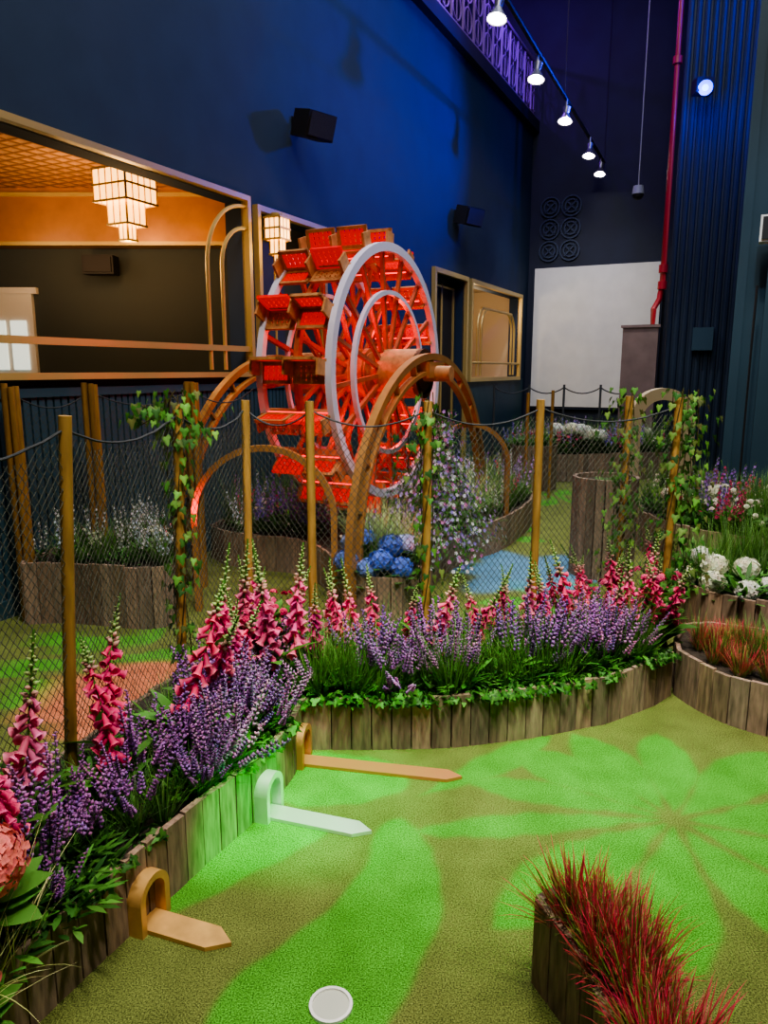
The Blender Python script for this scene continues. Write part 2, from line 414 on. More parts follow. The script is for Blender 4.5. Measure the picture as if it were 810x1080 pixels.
db=np.hypot((X1-1.14)/1.1,(Y1-5.75)/1.3); db+=.12*np.sin(np.arctan2(Y1-5.75,X1-1.14)*6); mb=.8*sg((db-.5)/.02); bl=np.array((.07,.2,.36)); colr=colr*(1-mb[:,None])+bl*mb[:,None]
nx=len(xs);ny=len(ys)
ii=np.arange(nx*ny).reshape(ny,nx); a=ii[:-1,:-1].ravel();b_=ii[:-1,1:].ravel();c_=ii[1:,1:].ravel();d_=ii[1:,:-1].ravel()
F=np.concatenate([np.stack([a,b_,c_],1),np.stack([a,c_,d_],1)])
def turf_mat():
    m,nt,b,out=new_mat('turf'); b.inputs['Roughness'].default_value=.9; b.inputs['Specular IOR Level'].default_value=.08
    at=nt.nodes.new('ShaderNodeAttribute'); at.attribute_name='Col'
    tc=nt.nodes.new('ShaderNodeTexCoord')
    n1=nt.nodes.new('ShaderNodeTexNoise');n1.inputs['Scale'].default_value=230;n1.inputs['Detail'].default_value=3
    n2=nt.nodes.new('ShaderNodeTexNoise');n2.inputs['Scale'].default_value=6;n2.inputs['Detail'].default_value=4
    for n in(n1,n2): nt.links.new(tc.outputs['Object'],n.inputs['Vector'])
    r1=nt.nodes.new('ShaderNodeMapRange');r1.inputs[1].default_value=.35;r1.inputs[2].default_value=.68;r1.inputs[3].default_value=.35;r1.inputs[4].default_value=1.9
    r2=nt.nodes.new('ShaderNodeMapRange');r2.inputs[1].default_value=.3;r2.inputs[2].default_value=.7;r2.inputs[3].default_value=.82;r2.inputs[4].default_value=1.18
    nt.links.new(n1.outputs[0],r1.inputs[0]);nt.links.new(n2.outputs[0],r2.inputs[0])
    mu=nt.nodes.new('ShaderNodeMath');mu.operation='MULTIPLY';nt.links.new(r1.outputs[0],mu.inputs[0]);nt.links.new(r2.outputs[0],mu.inputs[1])
    vm=nt.nodes.new('ShaderNodeVectorMath');vm.operation='SCALE';nt.links.new(at.outputs[0],vm.inputs[0]);nt.links.new(mu.outputs[0],vm.inputs['Scale'])
    nt.links.new(vm.outputs[0],b.inputs['Base Color'])
    bp=nt.nodes.new('ShaderNodeBump');bp.inputs['Strength'].default_value=.8;bp.inputs['Distance'].default_value=.006
    nt.links.new(n1.outputs[0],bp.inputs['Height']);nt.links.new(bp.outputs[0],b.inputs['Normal'])
    return m
rawobj('floor',np.stack([X1,Y1,np.zeros_like(X1)],1),F,colr,m=turf_mat())

# golf hole cup
b=B(); cc=(-.136,1.62)
b.arc((cc[0],cc[1],.004),(1,0,0),(0,1,0),(0,0,1),.052,0,2*math.pi,.008,.008,40)
b.mi=1; n=32
b.add([(cc[0]+.049*math.cos(t),cc[1]+.049*math.sin(t),.003) for t in np.linspace(0,6.283,n,endpoint=False)],[tuple(range(n))])
b.obj('golf_hole_cup',[M_white,mat('cup_inside',(.5,.53,.45),.5)])

# ------------------------------------------------------------------ PLANTERS
front=[(-1.02,1.15),(-.95,1.38),(-.87,1.58),(-.68,2.0),(-.58,2.205),(-.425,2.51),(-.37,2.72),(-.355,2.93),(-.02,2.93),(.31,2.95),(.65,3.03),(1.03,3.17),(1.30,3.35),(1.43,3.47)]
back=[(1.6,4.1),(1.2,4.15),(.7,3.9),(.2,3.72),(-.34,3.75),(-.75,3.7),(-1.0,3.2),(-1.2,2.5),(-1.35,1.9),(-1.45,1.15)]
b=B(); planks(b,front,.235)
planks(b,back,.2); b.mi=1
ol=front+back; b.add([(p[0],p[1],.19) for p in ol],[tuple(range(len(ol)))])
b.obj('flower_bed_planter',[M_plank,M_soil])
planter('curved_planter',[(1.45,3.53),(1.50,3.30),(1.60,3.12),(1.9,2.9),(2.6,2.75),(2.7,3.3),(2.1,3.75),(1.7,3.95)],.235)
planter('tiered_planter',[(1.80,4.12),(2.02,3.88),(2.7,3.55),(3.6,3.6),(3.6,4.9),(2.3,4.9),(1.85,4.5)],.36)
fore=[(.40,1.70),(.465,1.54),(.485,1.3),(.48,.95),(.63,.95),(.63,1.3),(.65,1.52),(.58,1.68),(.49,1.75)]
planter('plank_planter_box',fore,.245,smooth=0,w=.075)
cw=[(-2.36,4.5),(-2.05,4.56),(-1.75,4.48),(-1.42,4.40),(-1.30,4.6),(-1.42,5.0),(-1.66,5.6),(-1.84,5.9),(-2.2,5.15)]
_,cwp=planter('raised_wall_bed',cw,.4)
wb=[(-1.55,6.3),(-1.25,5.9),(-.6,5.7),(-.35,5.1),(-.15,4.58),(.18,4.58),(.33,5.2),(.455,5.72),(.77,6.16),(1.06,6.48),(1.45,7.3),(1.68,8.1),(1.3,8.9),(.3,8.9),(-.5,8.0),(-1.1,7.1)]
_,wbp=planter('wheel_garden_bed',wb,.29)
fb=[(1.75,11.0),(2.5,10.6),(3.3,10.8),(4.5,11.0),(4.6,11.9),(3.2,12.4),(2.0,12.3)]
_,fbp=planter('far_flower_bed',fb,.4)
rb=[(3.3,5.3),(2.6,5.5),(2.25,6.3),(2.5,7.2),(3.0,7.5),(3.4,6.9),(3.5,5.8)]
_,rbp=planter('side_flower_bed',rb,.36)
def barrel(name,c,R,h,n=22):
    b=B()
    for i in range(n):
        a=2*math.pi*i/n; k=random.uniform(.5,.95); b.col=(k,k,k)
        e=(math.cos(a),math.sin(a),0);t=(-math.sin(a),math.cos(a),0)
        b.box((c[0]+R*e[0],c[1]+R*e[1],h/2),(.03,2*math.pi*R/n-.006,h),(e,t,(0,0,1)))
    b.col=(1,1,1);b.mi=1
    b.add([(c[0]+R*math.cos(t),c[1]+R*math.sin(t),h-.04) for t in np.linspace(0,6.283,n,endpoint=False)],[tuple(range(n))])
    b.obj(name,[M_plank,M_soil,M_black])
barrel('barrel_planter',(1.74,5.75),.235,.78)
barrel('barrel_planter.001',(2.05,10.1),.3,.6)

# ------------------------------------------------------------------ FENCE + NET
def netseg(V,F,a,bb,r,cnt):
    d=bb-a;d=d/np.linalg.norm(d);u=np.cross(d,(0,0,1.));u/=np.linalg.norm(u)+1e-9;w=np.cross(u,d)
    o=cnt[0]
    for q in(a,bb):
        for k in range(3):
            t=2.094*k; V.append(q+r*(math.cos(t)*u+math.sin(t)*w))
    for k in range(3): j=(k+1)%3; F+= [(o+k,o+j,o+3+j),(o+k,o+3+j,o+3+k)]
    cnt[0]+=6
def netpanel(V,F,cnt,p0,p1,zb,zt,sag,step=.031,slope=1.25,r=.0015,bulge=.02):
    l0=p0[2] if len(p0)>2 else 0;l1=p1[2] if len(p1)>2 else 0
    p0=np.array(p0[:2],float);p1=np.array(p1[:2],float);L=np.linalg.norm(p1-p0);e=(p1-p0)/L;nn=np.array((-e[1],e[0]))
    top=lambda x: zt-4*sag*(x/L)*(1-x/L)
    ph=random.random()*6
    def P3(x,z):
        x=min(max(x,0),L); bl=bulge*math.sin(math.pi*x/L)*math.sin(2.2*(z-zb)+ph)+.004*math.sin(x*40+z*23)
        q=p0+e*(x+.004*math.sin(z*17+x*9+ph))+nn*bl; ln=(l0*(1-x/L)+l1*x/L)*z/1.46; return np.array((q[0]+ln,q[1],z))
    span=(zt-zb)/slope
    for sgn in(1,-1):
        x0=-span
        while x0<L+span:
            zz=np.linspace(zb,zt,29); xx=x0+sgn*(zz-zb)/slope; ok=[(0<=x<=L and z<=top(x)) for x,z in zip(xx,zz)]
            idx=[i for i,k in enumerate(ok) if k]
            if len(idx)>1:
                i0,i1=idx[0],idx[-1]; q=list(range(i0,i1,4))+[i1]
                for s0,s1 in zip(q[:-1],q[1:]): netseg(V,F,P3(xx[s0],zz[s0]),P3(xx[s1],zz[s1]),r,cnt)
            x0+=step
    return [P3(x,top(x)) for x in np.linspace(0,L,17)]
fence=[(-1.25,1.5,.05),(-1.075,2.31,.085),(-.89,3.05,.045),(-.67,3.5,.02),(-.34,3.40,0),(.2,3.40,0),(.755,3.6,0),(1.52,3.85,0)]
root=empty('netting_fence')
b=B()
for i,(x,y,lx) in enumerate(fence):
    k=random.uniform(.85,1.1); b.col=(k,k,k)
    b.cyl((x,y,.12),(x+lx,y,1.46),.0205,n=14)
b.cyl((1.33,4.05,.12),(1.33,4.05,1.46),.0205,n=14)
b.obj('posts',[M_post],root,smooth=True)
V=[];Fq=[];cnt=[0];ropes=B()
for p0,p1 in zip(fence[:-1],fence[1:]):
    tp=netpanel(V,Fq,cnt,p0,p1,.22,1.42,.075)
    ropes.tube(tp,.0045,6)
ropes.obj('top_rope',[M_rope],root)
rawobj('netting',np.array(V),np.array(Fq),np.zeros((len(V),3))+1,root,M_net)
root2=empty('rear_netting_fence')
bun=[(-2.31,4.62),(-1.95,4.95),(-1.38,5.35)]
b=B()
for (x,y) in bun:
    for k in range(5):
        a=k*1.2566+.4; dx,dy=.04*math.cos(a),.04*math.sin(a)
        c=random.uniform(.6,.9); b.col=(c,c*.9,c*.85)
        b.cyl((x+dx,y+dy,0),(x+dx*.9,y+dy*.9,1.5+random.uniform(-.01,.02)),.02,n=10)
for (x,y) in[(1.6,8.3),(2.1,9.3)]: b.cyl((x,y,0),(x,y,1.35),.02)
b.obj('posts',[M_post],root2,smooth=True)
V=[];Fq=[];cnt=[0];ropes=B()
for p0,p1 in zip(bun,bun[1:]+[(-1.0,5.75)]):
    tp=netpanel(V,Fq,cnt,p0,p1,.35,1.46,.1,step=.042,r=.0015); ropes.tube(tp,.005,6)
ropes.obj('top_rope',[M_rope],root2)
rawobj('netting',np.array(V),np.array(Fq),np.zeros((len(V),3))+1,root2,M_net)
b=B();fp=[(1.9,12.9),(2.5,12.9),(3.1,12.9),(3.7,12.8),(4.2,12.4)]
for x,y in fp: b.cyl((x,y,0),(x,y,1.35),.02)
for p,q in zip(fp[:-1],fp[1:]):
    b.tube([(p[0]+(q[0]-p[0])*t,p[1]+(q[1]-p[1])*t,1.3-.4*t*(1-t)) for t in np.linspace(0,1,9)],.012,6)
b.obj('rope_fence',[M_rope])

# ------------------------------------------------------------------ mini tunnels and ramps
def gate(name,at,outd,L,w,m,pl=.06):
    o=np.array((*outd,0.));o/=np.linalg.norm(o);t=np.array((-o[1],o[0],0));at=v3((*at,0)); up=np.array((0,0,1.))
    root=empty(name)
    b=B(); R=.055;hh=.10
    c=at+up*hh+o*(pl/2)
    b.arc(c,t,up,o,R,0,math.pi,.022,pl,24)
    for s_ in(-1,1): b.box(at+t*s_*R+up*hh/2+o*pl/2,(.022,pl,hh),(t,o,up))
    b.mi=1
    vs=[at+o*.014+t*math.cos(a)*.045+up*(hh+math.sin(a)*.045) for a in np.linspace(0,math.pi,16)]+[at+o*.014-t*.045,at+o*.014+t*.045]
    b.add(vs,[tuple(range(len(vs)))])
    b.obj('tunnel_arch',[m,M_black],root,smooth=True)
    b=B(); p0=at+o*.02
    prof=[(0,-w/2),(L-.06,-w/2),(L,0),(L-.06,w/2),(0,w/2)]
    top=[p0+o*x+t*y+up*.014 for x,y in prof];bot=[p0+o*x+t*y+up*.001 for x,y in prof]
    b.add(top+bot,[(0,1,2,3,4)]+[(i,5+i,5+(i+1)%5,(i+1)%5) for i in range(5)])
    b.obj('ramp_arrow',[m],root)
gate('golf_tunnel',(-.722,1.925),(.94,-.34),.29,.085,mat('gold_ramp',(.62,.36,.12),.45,.25,nscale=14,namt=.2))
gate('golf_tunnel.001',(-.452,2.468),(.95,-.31),.41,.08,M_silvermet)
gate('golf_tunnel.002',(-.375,2.83),(.975,-.2),.68,.075,M_copper)

# ------------------------------------------------------------------ ROOM SHELL (local frame n,s,z)
WN=-4.26
b=B()
def wseg(s0,s1,z0,z1): b.bb(WN-.2,WN,s0,s1,z0,z1)
wseg(-4,1.5,0,6.3);wseg(1.5,5.84,0,1.55);wseg(1.5,5.84,3.1,6.3);wseg(5.84,6.04,0,6.3);wseg(6.04,7.2,0,1.6);wseg(6.04,7.2,3.05,6.3)
wseg(7.2,10.43,0,6.3);wseg(10.43,11.75,3.0,6.3);wseg(11.75,12.04,0,6.3);wseg(12.04,14.97,0,1.45);wseg(12.04,14.97,3.0,6.3);wseg(14.97,15.7,0,6.3)
b.obj('wall_left',[M_wall],local=True)
b=B()
for s0,s1 in((.5,5.84),(5.84,10.3),(11.85,15.4)):
    k=s0
    while k<s1-.05:
        b.bb(WN,WN+.018,k,k+.045,0.12,1.42); k+=.062
b.bb(WN,WN+.03,.5,10.3,1.42,1.48); b.bb(WN,WN+.03,.5,10.3,0,.12)
b.obj('wainscot_trim',[M_wain],local=True)
b=B(); b.bb(WN-.05,WN+.12,-4,15.6,6.22,6.42); b.obj('trim_1',[M_dark],local=True)
b=B(); b.bb(-8,WN-.2,-4,15.7,6.2,6.3); b.mi=1; b.bb(-8.2,-8,-4,15.7,6.3,10)
b.obj('mezzanine_floor',[M_dark,M_dark],local=True)
b=B(); 
for z in(6.5,7.45): b.bb(WN-.02,WN+.03,-2,15.5,z,z+.05)
k=-2
while k<15.4:
    b.bb(WN-.01,WN+.02,k,k+.03,6.5,7.45)
    for zz in(6.78,7.2): b.arc((WN,k+.24,zz),(0,1,0),(0,0,1),(1,0,0),.17,0,2*math.pi,.02,.02,20)
    b.cyl((WN,k+.24,6.55),(WN,k+.24,7.45),.01,n=6)
    k+=.48
b.obj('mezzanine_railing',[mat('railing_paint',(.25,.14,.34),.4)],local=True)
b=B(); b.bb(-9,8,15.6,15.8,0,10); b.obj('wall_back',[M_dark],local=True)
b=B(); b.bb(4.6,4.8,-4,15.7,0,10); b.obj('wall_right',[M_dark],local=True)
b=B(); b.bb(-9,8,-4.2,-4,0,10); b.obj('wall_front',[M_dark],local=True)
b=B(); b.bb(-9,8,-4.2,15.8,10,10.2); b.obj('ceiling',[M_dark],local=True)
b=B()
for i in range(2):
    for j in range(3):
        cx,cz=-3.85+i*.42,3.95+j*.42
        for R in(.19,.12): b.arc((cx,15.57,cz),(1,0,0),(0,0,1),(0,1,0),R,0,2*math.pi,.03,.03,24)
        b.box((cx,15.57,cz),(.3,.03,.03),((.7071,0,.7071),(0,1,0),(-.7071,0,.7071)));b.box((cx,15.57,cz),(.03,.03,.3),((.7071,0,.7071),(0,1,0),(-.7071,0,.7071)))
b.obj('wall_ornament_panel',[mat('ornament_blue',(.016,.032,.075),.6)],local=True)
b=B(); b.bb(-4.1,-1.65,15.5,15.58,.85,3.62); b.mi=1; b.bb(-4.14,-1.61,15.52,15.6,.80,3.67)
b.obj('projection_screen',[M_screen,M_dark],local=True)
b=B(); b.bb(-1.25,1.2,13.0,13.6,0,10)
k=-1.22
while k<1.2: b.cyl((k,13.0,0),(k,13.0,10),.045,n=8,cap=False); k+=.115
b.obj('fluted_column',[M_flute],local=True,smooth=True)
b=B(); b.bb(-.17,1.6,8.6,9.6,0,10); b.bb(.08,1.6,8.3,8.62,0,10)
b.bb(-.2,1.6,8.25,9.6,0,.2)
b.bb(-.19,-.10,8.57,8.6,0,10)
b.obj('wall_pillar',[M_pillar],local=True)
b=B(); b.bb(-.02,.14,8.1,8.28,2.78,3.02); b.mi=1; b.bb(0,.12,8.08,8.1,2.8,3.0); b.cyl((.1,8.2,3.02),(.1,8.2,3.3),.01,n=8)
b.obj('wall_heater',[M_white,M_black],local=True)
b=B(); b.tube([(.0,8.27,2.4),(.0,8.27,.5),(.02,8.27,.1)],.012); b.obj('cable_conduit',[M_black],local=True)
b=B(); b.tube([(-1.35,12.85,10),(-1.35,12.85,2.95),(-1.38,12.85,2.7),(-1.45,12.8,2.55),(-1.45,12.8,1.0)],.045,10)
b.cyl((-1.35,12.85,3.1),(-1.35,12.85,3.22),.07);b.cyl((-1.35,12.85,2.85),(-1.35,12.85,2.97),.07);b.cyl((-1.35,12.85,6.1),(-1.35,12.85,6.2),.07)
b.obj('red_riser_pipe',[M_redpipe],local=True,smooth=True)
b=B(); b.bb(-1.85,-1.32,12.45,12.6,0,2.25); b.mi=1; b.bb(-1.88,-1.29,12.43,12.62,2.25,2.29)
b.obj('stone_sign_panel',[M_stone,M_stone],local=True)
b=B(); b.bb(-.85,-.55,12.85,12.95,1.9,2.25); b.obj('junction_box',[M_pillar],local=True)

def frame(bd,s0,s1,z0,z1,t=.05,n0=WN-.02,n1=WN+.06):
    bd.bb(n0,n1,s0-t,s1+t,z1,z1+t);bd.bb(n0,n1,s0-t,s1+t,z0-t,z0);bd.bb(n0,n1,s0-t,s0,z0,z1);bd.bb(n0,n1,s1,s1+t,z0,z1)
b=B(); frame(b,1.5,5.84,1.58,3.1,.045)
nn=WN+.02
b.bb(nn-.02,nn+.02,1.5,5.84,1.765,1.815)
for off,top in((.56,3.05),(.36,2.86)):
    s_=5.84-off; rr=off
    pts=[(nn,s_,1.6),(nn,s_,top-rr)]+[(nn,s_+ (rr-rr*math.cos(a)),top-rr+rr*math.sin(a)) for a in np.linspace(0,math.pi/2,12)]
    b.tube(pts,.018)
b.obj('window_1',[M_goldtrim],local=True)
b=B(); frame(b,6.04,7.2,1.62,3.05); b.tube([(nn,6.3,1.6),(nn,6.3,3.0)],.012); b.obj('window_2',[M_goldtrim],local=True)
b=B(); frame(b,12.04,14.97,1.47,3.0,.07)
for off in(.35,.55):
    for sg_,s_ in((1,12.04+off),(-1,14.97-off)):
        b.tube([(nn,s_,1.5),(nn,s_,2.3)]+[(nn,s_+sg_*(.35-.35*math.cos(a)),2.3+.35*math.sin(a)) for a in np.linspace(0,math.pi/2,8)],.022)
b.tube([(nn,12.04,1.72),(nn,14.97,1.72)],.02);b.tube([(nn,12.6,2.65),(nn,14.4,2.65)],.02)
b.obj('window_3',[M_goldtrim],local=True)
b=B(); frame(b,10.43,11.75,.02,3.0,.07); b.mi=1; b.bb(WN-.2,WN-.15,10.43,11.75,0,3.0); b.mi=0
frame(b,10.58,11.6,.3,2.85,.03,WN-.15,WN-.12); b.tube([(WN-.13,11.09,.1),(WN-.13,11.09,2.9)],.02)
b.cyl((WN-.12,10.95,1.05),(WN-.12,10.95,1.35),.02)
b.obj('door_1',[M_goldtrim,M_black],local=True)
b=B(); b.bb(-5.3,-5.25,12.0,15.1,1.2,3.2); b.bb(-5.3,WN-.2,12.0,12.04,1.2,3.2);b.bb(-5.3,WN-.2,15.0,15.05,1.2,3.2);b.bb(-5.3,WN-.2,12,15.1,1.2,1.25);b.bb(-5.3,WN-.2,12,15.1,3.15,3.2)
b.obj('wall_niche',[M_cream],local=True)
b=B(); b.bb(WN-.24,WN-.20,6.0,7.3,1.3,3.2)
b.obj('wall_alcove',[M_room],local=True)
b=B(); b.bb(-7,-.75,8.8,8.95,0,2.95); b.obj('wall_lounge_back',[M_room])
b=B(); b.bb(-7,-.85,8.6,8.8,2.95,3.55); b.mi=1; b.bb(-7,-.85,8.57,8.6,2.95,2.99);b.bb(-7,-.85,8.57,8.6,3.46,3.5); b.obj('trim_bulkhead',[M_coppanel,M_goldtrim])
b=B(); b.bb(-7.1,-7,3,9,0,3.6); b.obj('wall_lounge_side',[M_room])
def LWt(n,s): p=LW(n,s); return (p[0],p[1])
poly=[LWt(WN-.2,-1),LWt(WN-.2,7.9),(-.9,8.9),(-7,8.9),(-7,LWt(WN-.2,-1)[1])]
b=B(); b.add([(x,y,3.55) for x,y in poly],[tuple(range(5))]);
def tinmat():
    m,nt,bs,out=new_mat('tin_ceiling_tiles');bs.inputs['Metallic'].default_value=.4;bs.inputs['Roughness'].default_value=.38
    tc=nt.nodes.new('ShaderNodeTexCoord');mp=nt.nodes.new('ShaderNodeMapping');mp.inputs['Rotation'].default_value=(0,0,.45);nt.links.new(tc.outputs['Object'],mp.inputs[0])
    br=nt.nodes.new('ShaderNodeTexVoronoi');br.distance='CHEBYCHEV';br.inputs['Scale'].default_value=7;br.inputs['Randomness'].default_value=0;nt.links.new(mp.outputs[0],br.inputs['Vector'])
    bp=nt.nodes.new('ShaderNodeBump');bp.inputs['Distance'].default_value=.05;bp.inputs['Strength'].default_value=1;nt.links.new(br.outputs['Distance'],bp.inputs['Height']);nt.links.new(bp.outputs[0],bs.inputs['Normal'])
    cr=nt.nodes.new('ShaderNodeValToRGB');cr.color_ramp.elements[0].color=(.6,.32,.14,1);cr.color_ramp.elements[1].color=(.15,.06,.02,1);cr.color_ramp.elements[0].position=.25;cr.color_ramp.elements[1].position=.5
    nt.links.new(br.outputs['Distance'],cr.inputs[0]);nt.links.new(cr.outputs[0],bs.inputs['Base Color'])
    return m
b.obj('ceiling_lounge',[tinmat()])
b=B(); b.bb(-4.6,-4.02,8.74,8.8,0,2.45); b.mi=1; 
for x in(-4.52,-4.28): 
    for z in(.3,.95,1.6): b.bb(x,x+.18,8.72,8.745,z,z+.55)
b.mi=0;b.bb(-4.66,-3.96,8.73,8.8,2.45,2.52) 
b.obj('door_2',[M_white,M_doorlit])
b=B(); b.box((-3.15,8.6,2.74),(.34,.2,.2)); b.mi=1; b.box((-3.15,8.49,2.74),(.3,.02,.16)); b.obj('wall_speaker',[M_black,mat('speaker_mesh',(.03,.03,.035),.9,nscale=150,namt=.5)])
def speaker(name,s,z,w=.34,h=.24):
    b=B(); t=.35; ax=((math.cos(t),-math.sin(t)*.8,-.25),(math.sin(t),math.cos(t),0),(.25,0,.97))
    b.box((WN+.22,s,z),(.22,w,h),ax); b.mi=1; b.box((WN+.34,s-.04,z-.03),(.01,w*.9,h*.88),ax); b.mi=0; b.box((WN+.06,s,z+.02),(.14,.05,.05)); b.box((WN+.01,s,z+.02),(.02,.12,.16))
    b.obj(name,[M_black,mat('grille',(.02,.02,.03),.8,nscale=150,namt=.4)],local=True)
speaker('wall_speaker.001',6.75,3.95);speaker('wall_speaker.002',11.3,3.9,.4,.26)

def deco_lamp(name,c,R,H,chain=0,nb=5):
    """square art-deco lantern: stacked square tiers of glass fins in brass frames"""
    root=empty(name); g=B(); f=B(); c=v3(c)
    ex=N; ey=W; ez=np.array((0,0,1.))
    for r,z0,z1 in((R,0,-.46*H),(R*.60,-.16*H,-.78*H),(R*.26,-.5*H,-H)):
        m=max(2,int(round(nb*r/R)))
        for a_,b_v in((ex,ey),(ey,-ex),(-ex,-ey),(-ey,ex)):
            for i in range(m):
                off=((i+.5)/m-.5)*2*r
                g.box(c+a_*r+b_v*off+ez*(z0+z1)/2,(.012,2*r/m*.72,abs(z1-z0)),(a_,b_v,ez))
            for i in range(m+1):
                off=(i/m-.5)*2*r
                f.box(c+a_*(r+.004)+b_v*off+ez*(z0+z1)/2,(.012,.010,abs(z1-z0)),(a_,b_v,ez))
            for z in((z0,z1) if r<R else (z0,z1,(z0+z1)/2)):
                f.box(c+a_*(r+.006)+ez*z,(.016,2*r+.03,.018),(a_,b_v,ez))
    g.obj('glass_panels',[M_glass],root)
    f.box(c+ez*.01,(2*R,2*R,.015),(ex,ey,ez))
    f.cyl(c,c+ez*chain,.012,n=8); f.cyl(c+ez*(chain-.02),c+ez*chain,.06,n=16)
    f.obj('brass_frame',[M_goldtrim],root)
cl=LW(-5.3,5.47,3.38); deco_lamp('chandelier',cl,.19,.6,chain=.17)
sl=LW(WN+.14,6.18,3.0); deco_lamp('wall_sconce',sl,.08,.42,chain=.04,nb=3)

root=empty('ceiling_spotlight_track')
tp=[(1.19,8.56),(1.93,10.2),(2.68,11.8),(3.52,13.6),(4.05,14.8)]
d=np.array((3.04,6.64));d/=np.linalg.norm(d)
b=B(); a0=np.array((1.19,8.56))-d*4; a1=np.array((4.23,15.2)); m=(a0+a1)/2; L=np.linalg.norm(a1-a0)
b.box((m[0],m[1],5.5),(L,.04,.035),((d[0],d[1],0),(-d[1],d[0],0),(0,0,1)))
for k in(0,.33,.66,1): q=a0+(a1-a0)*k; b.cyl((q[0],q[1],5.5),(q[0],q[1],10),.006,n=6)
b.obj('track_rail',[M_black],root)
b=B()
for x,y in tp:
    b.mi=0; b.cyl((x,y,5.5),(x,y,5.32),.02); dd=np.array((-.15,-.25,-1.));dd/=np.linalg.norm(dd); c=np.array((x,y,5.3))
    b.cyl(c,c+dd*.12,.04,.105,n=18,cap=False); b.cyl(c+dd*-.1,c,.055,.04,n=18); b.mi=1; b.cyl(c+dd*.09,c+dd*.115,.06,.085,n=16)
b.obj('spot_heads',[mat('spot_shade',(.25,.25,.28),.35,.7),M_bulb],root,smooth=True)
c=(4.2,13.0,4.44);b=B(); b.cyl((c[0],c[1],10),(c[0],c[1],4.55),.010,n=8); b.cyl((c[0],c[1],4.45),(c[0],c[1],4.58),.1,.08,n=20); b.mi=1
for i in range(5):
    a0_,a1_=i*math.pi/10,(i+1)*math.pi/10; b.cyl((c[0],c[1],4.45-.09*math.sin(a0_)),(c[0],c[1],4.45-.09*math.sin(a1_)),.09*math.cos(a0_),max(.001,.09*math.cos(a1_)),n=20,cap=False)
b.obj('dome_security_camera',[mat('grey_plastic',(.25,.26,.3),.5),M_black],smooth=True)
p=LW(-.95,12.6,5.6); b=B(); b.box((p[0],p[1],p[2]+.05),(.26,.2,.2));b.box((p[0],p[1]+.16,p[2]+.05),(.04,.2,.04)); b.mi=1; b.cyl((p[0],p[1]-.1,p[2]),(p[0]-.02,p[1]-.14,p[2]-.01),.10,n=20); b.mi=2; b.cyl((p[0]-.02,p[1]-.14,p[2]-.01),(p[0]-.022,p[1]-.146,p[2]-.011),.045,n=16)
b.obj('blue_stage_light',[M_black,M_blueled,M_bluecore])

# ------------------------------------------------------------------ WATER WHEEL (local frame)
root=empty('water_wheel')
HC=1.57; nR,nL=-2.60,-3.14; SC=5.41
e1=(0,1,0);e2=(0,0,1);axn=(1,0,0); NS=16
b=B()
b.arc((nR+.03,SC,HC),e1,e2,axn,.955,0,2*math.pi,.065,.05,72); b.arc((nR+.03,SC,HC),e1,e2,axn,.62,0,2*math.pi,.035,.035,60)
b.arc((nL,SC,HC),e1,e2,axn,.955,0,2*math.pi,.05,.05,72); b.arc((nL,SC,HC),e1,e2,axn,.62,0,2*math.pi,.03,.03,60)
b.obj('silver_rims',[M_silver],root,local=True,smooth=True)
b=B()
for i in range(NS):
    a=2*math.pi*i/NS+.1; dr=np.array((0,math.cos(a),math.sin(a)));tg=np.array((0,-math.sin(a),math.cos(a)))
    for nn_ in(nR,nL):
        b.box(np.array((nn_,SC,HC))+dr*.54,(.03,.032,.80),((1,0,0),tg,dr))
    for nn_ in((nR+nL)/2,): b.box(np.array((nn_,SC,HC))+dr*.52,(.03,.03,.74),((1,0,0),tg,dr))
b.arc(((nR+nL)/2,SC,HC),e1,e2,axn,.90,0,2*math.pi,.05,.04,60)
b.mi=1
b.cyl((nL-.45,SC,HC),(nR+.55,SC,HC),.06,n=20); b.cyl((nL-.02,SC,HC),(nR-.12,SC,HC),.17,n=28); b.cyl((nR-.02,SC,HC),(nR+.3,SC,HC),.19,n=32); 
b.cyl((nL-.3,SC,HC),(nL,SC,HC),.17,n=28)
for x in(nL+.05,(nL+nR)/2,nR-.15): b.cyl((x-.02,SC,HC),(x+.02,SC,HC),.2,n=28)
b.obj('spokes_and_hub',[M_spoke,M_wheelwood],root,local=True,smooth=True)
b=B(); b.arc((nR+.31,SC,HC),e1,e2,axn,.175,0,2*math.pi,.03,.04,40); b.cyl((nR+.3,SC,HC),(nR+.33,SC,HC),.13,n=24); b.obj('hub_cap',[mat('dark_bronze',(.12,.06,.03),.4,.6)],root,local=True,smooth=True)
b=B()
def slat_panel(c,u,v,w,h,t,nb,mi,mf=0):
    c=v3(c);u=v3(u);v=v3(v);nrm_=np.cross(u,v)
    b.mi=mf
    for s_ in(-1,1):
        b.box(c+v*s_*(h/2-.012),(w,.024,t),(u,v,nrm_)); b.box(c+u*s_*(w/2-.012),(.024,h,t),(u,v,nrm_))
    b.mi=mi
    for i in range(nb): b.box(c+u*((i+.5)/nb-.5)*(w-.04),((w-.04)/nb*.7,h-.03,t*.6),(u,v,nrm_))
    for i in range(1,4): b.box(c+v*(i/4-.5)*(h-.02),(w-.03,.014,t*.6),(u,v,nrm_))
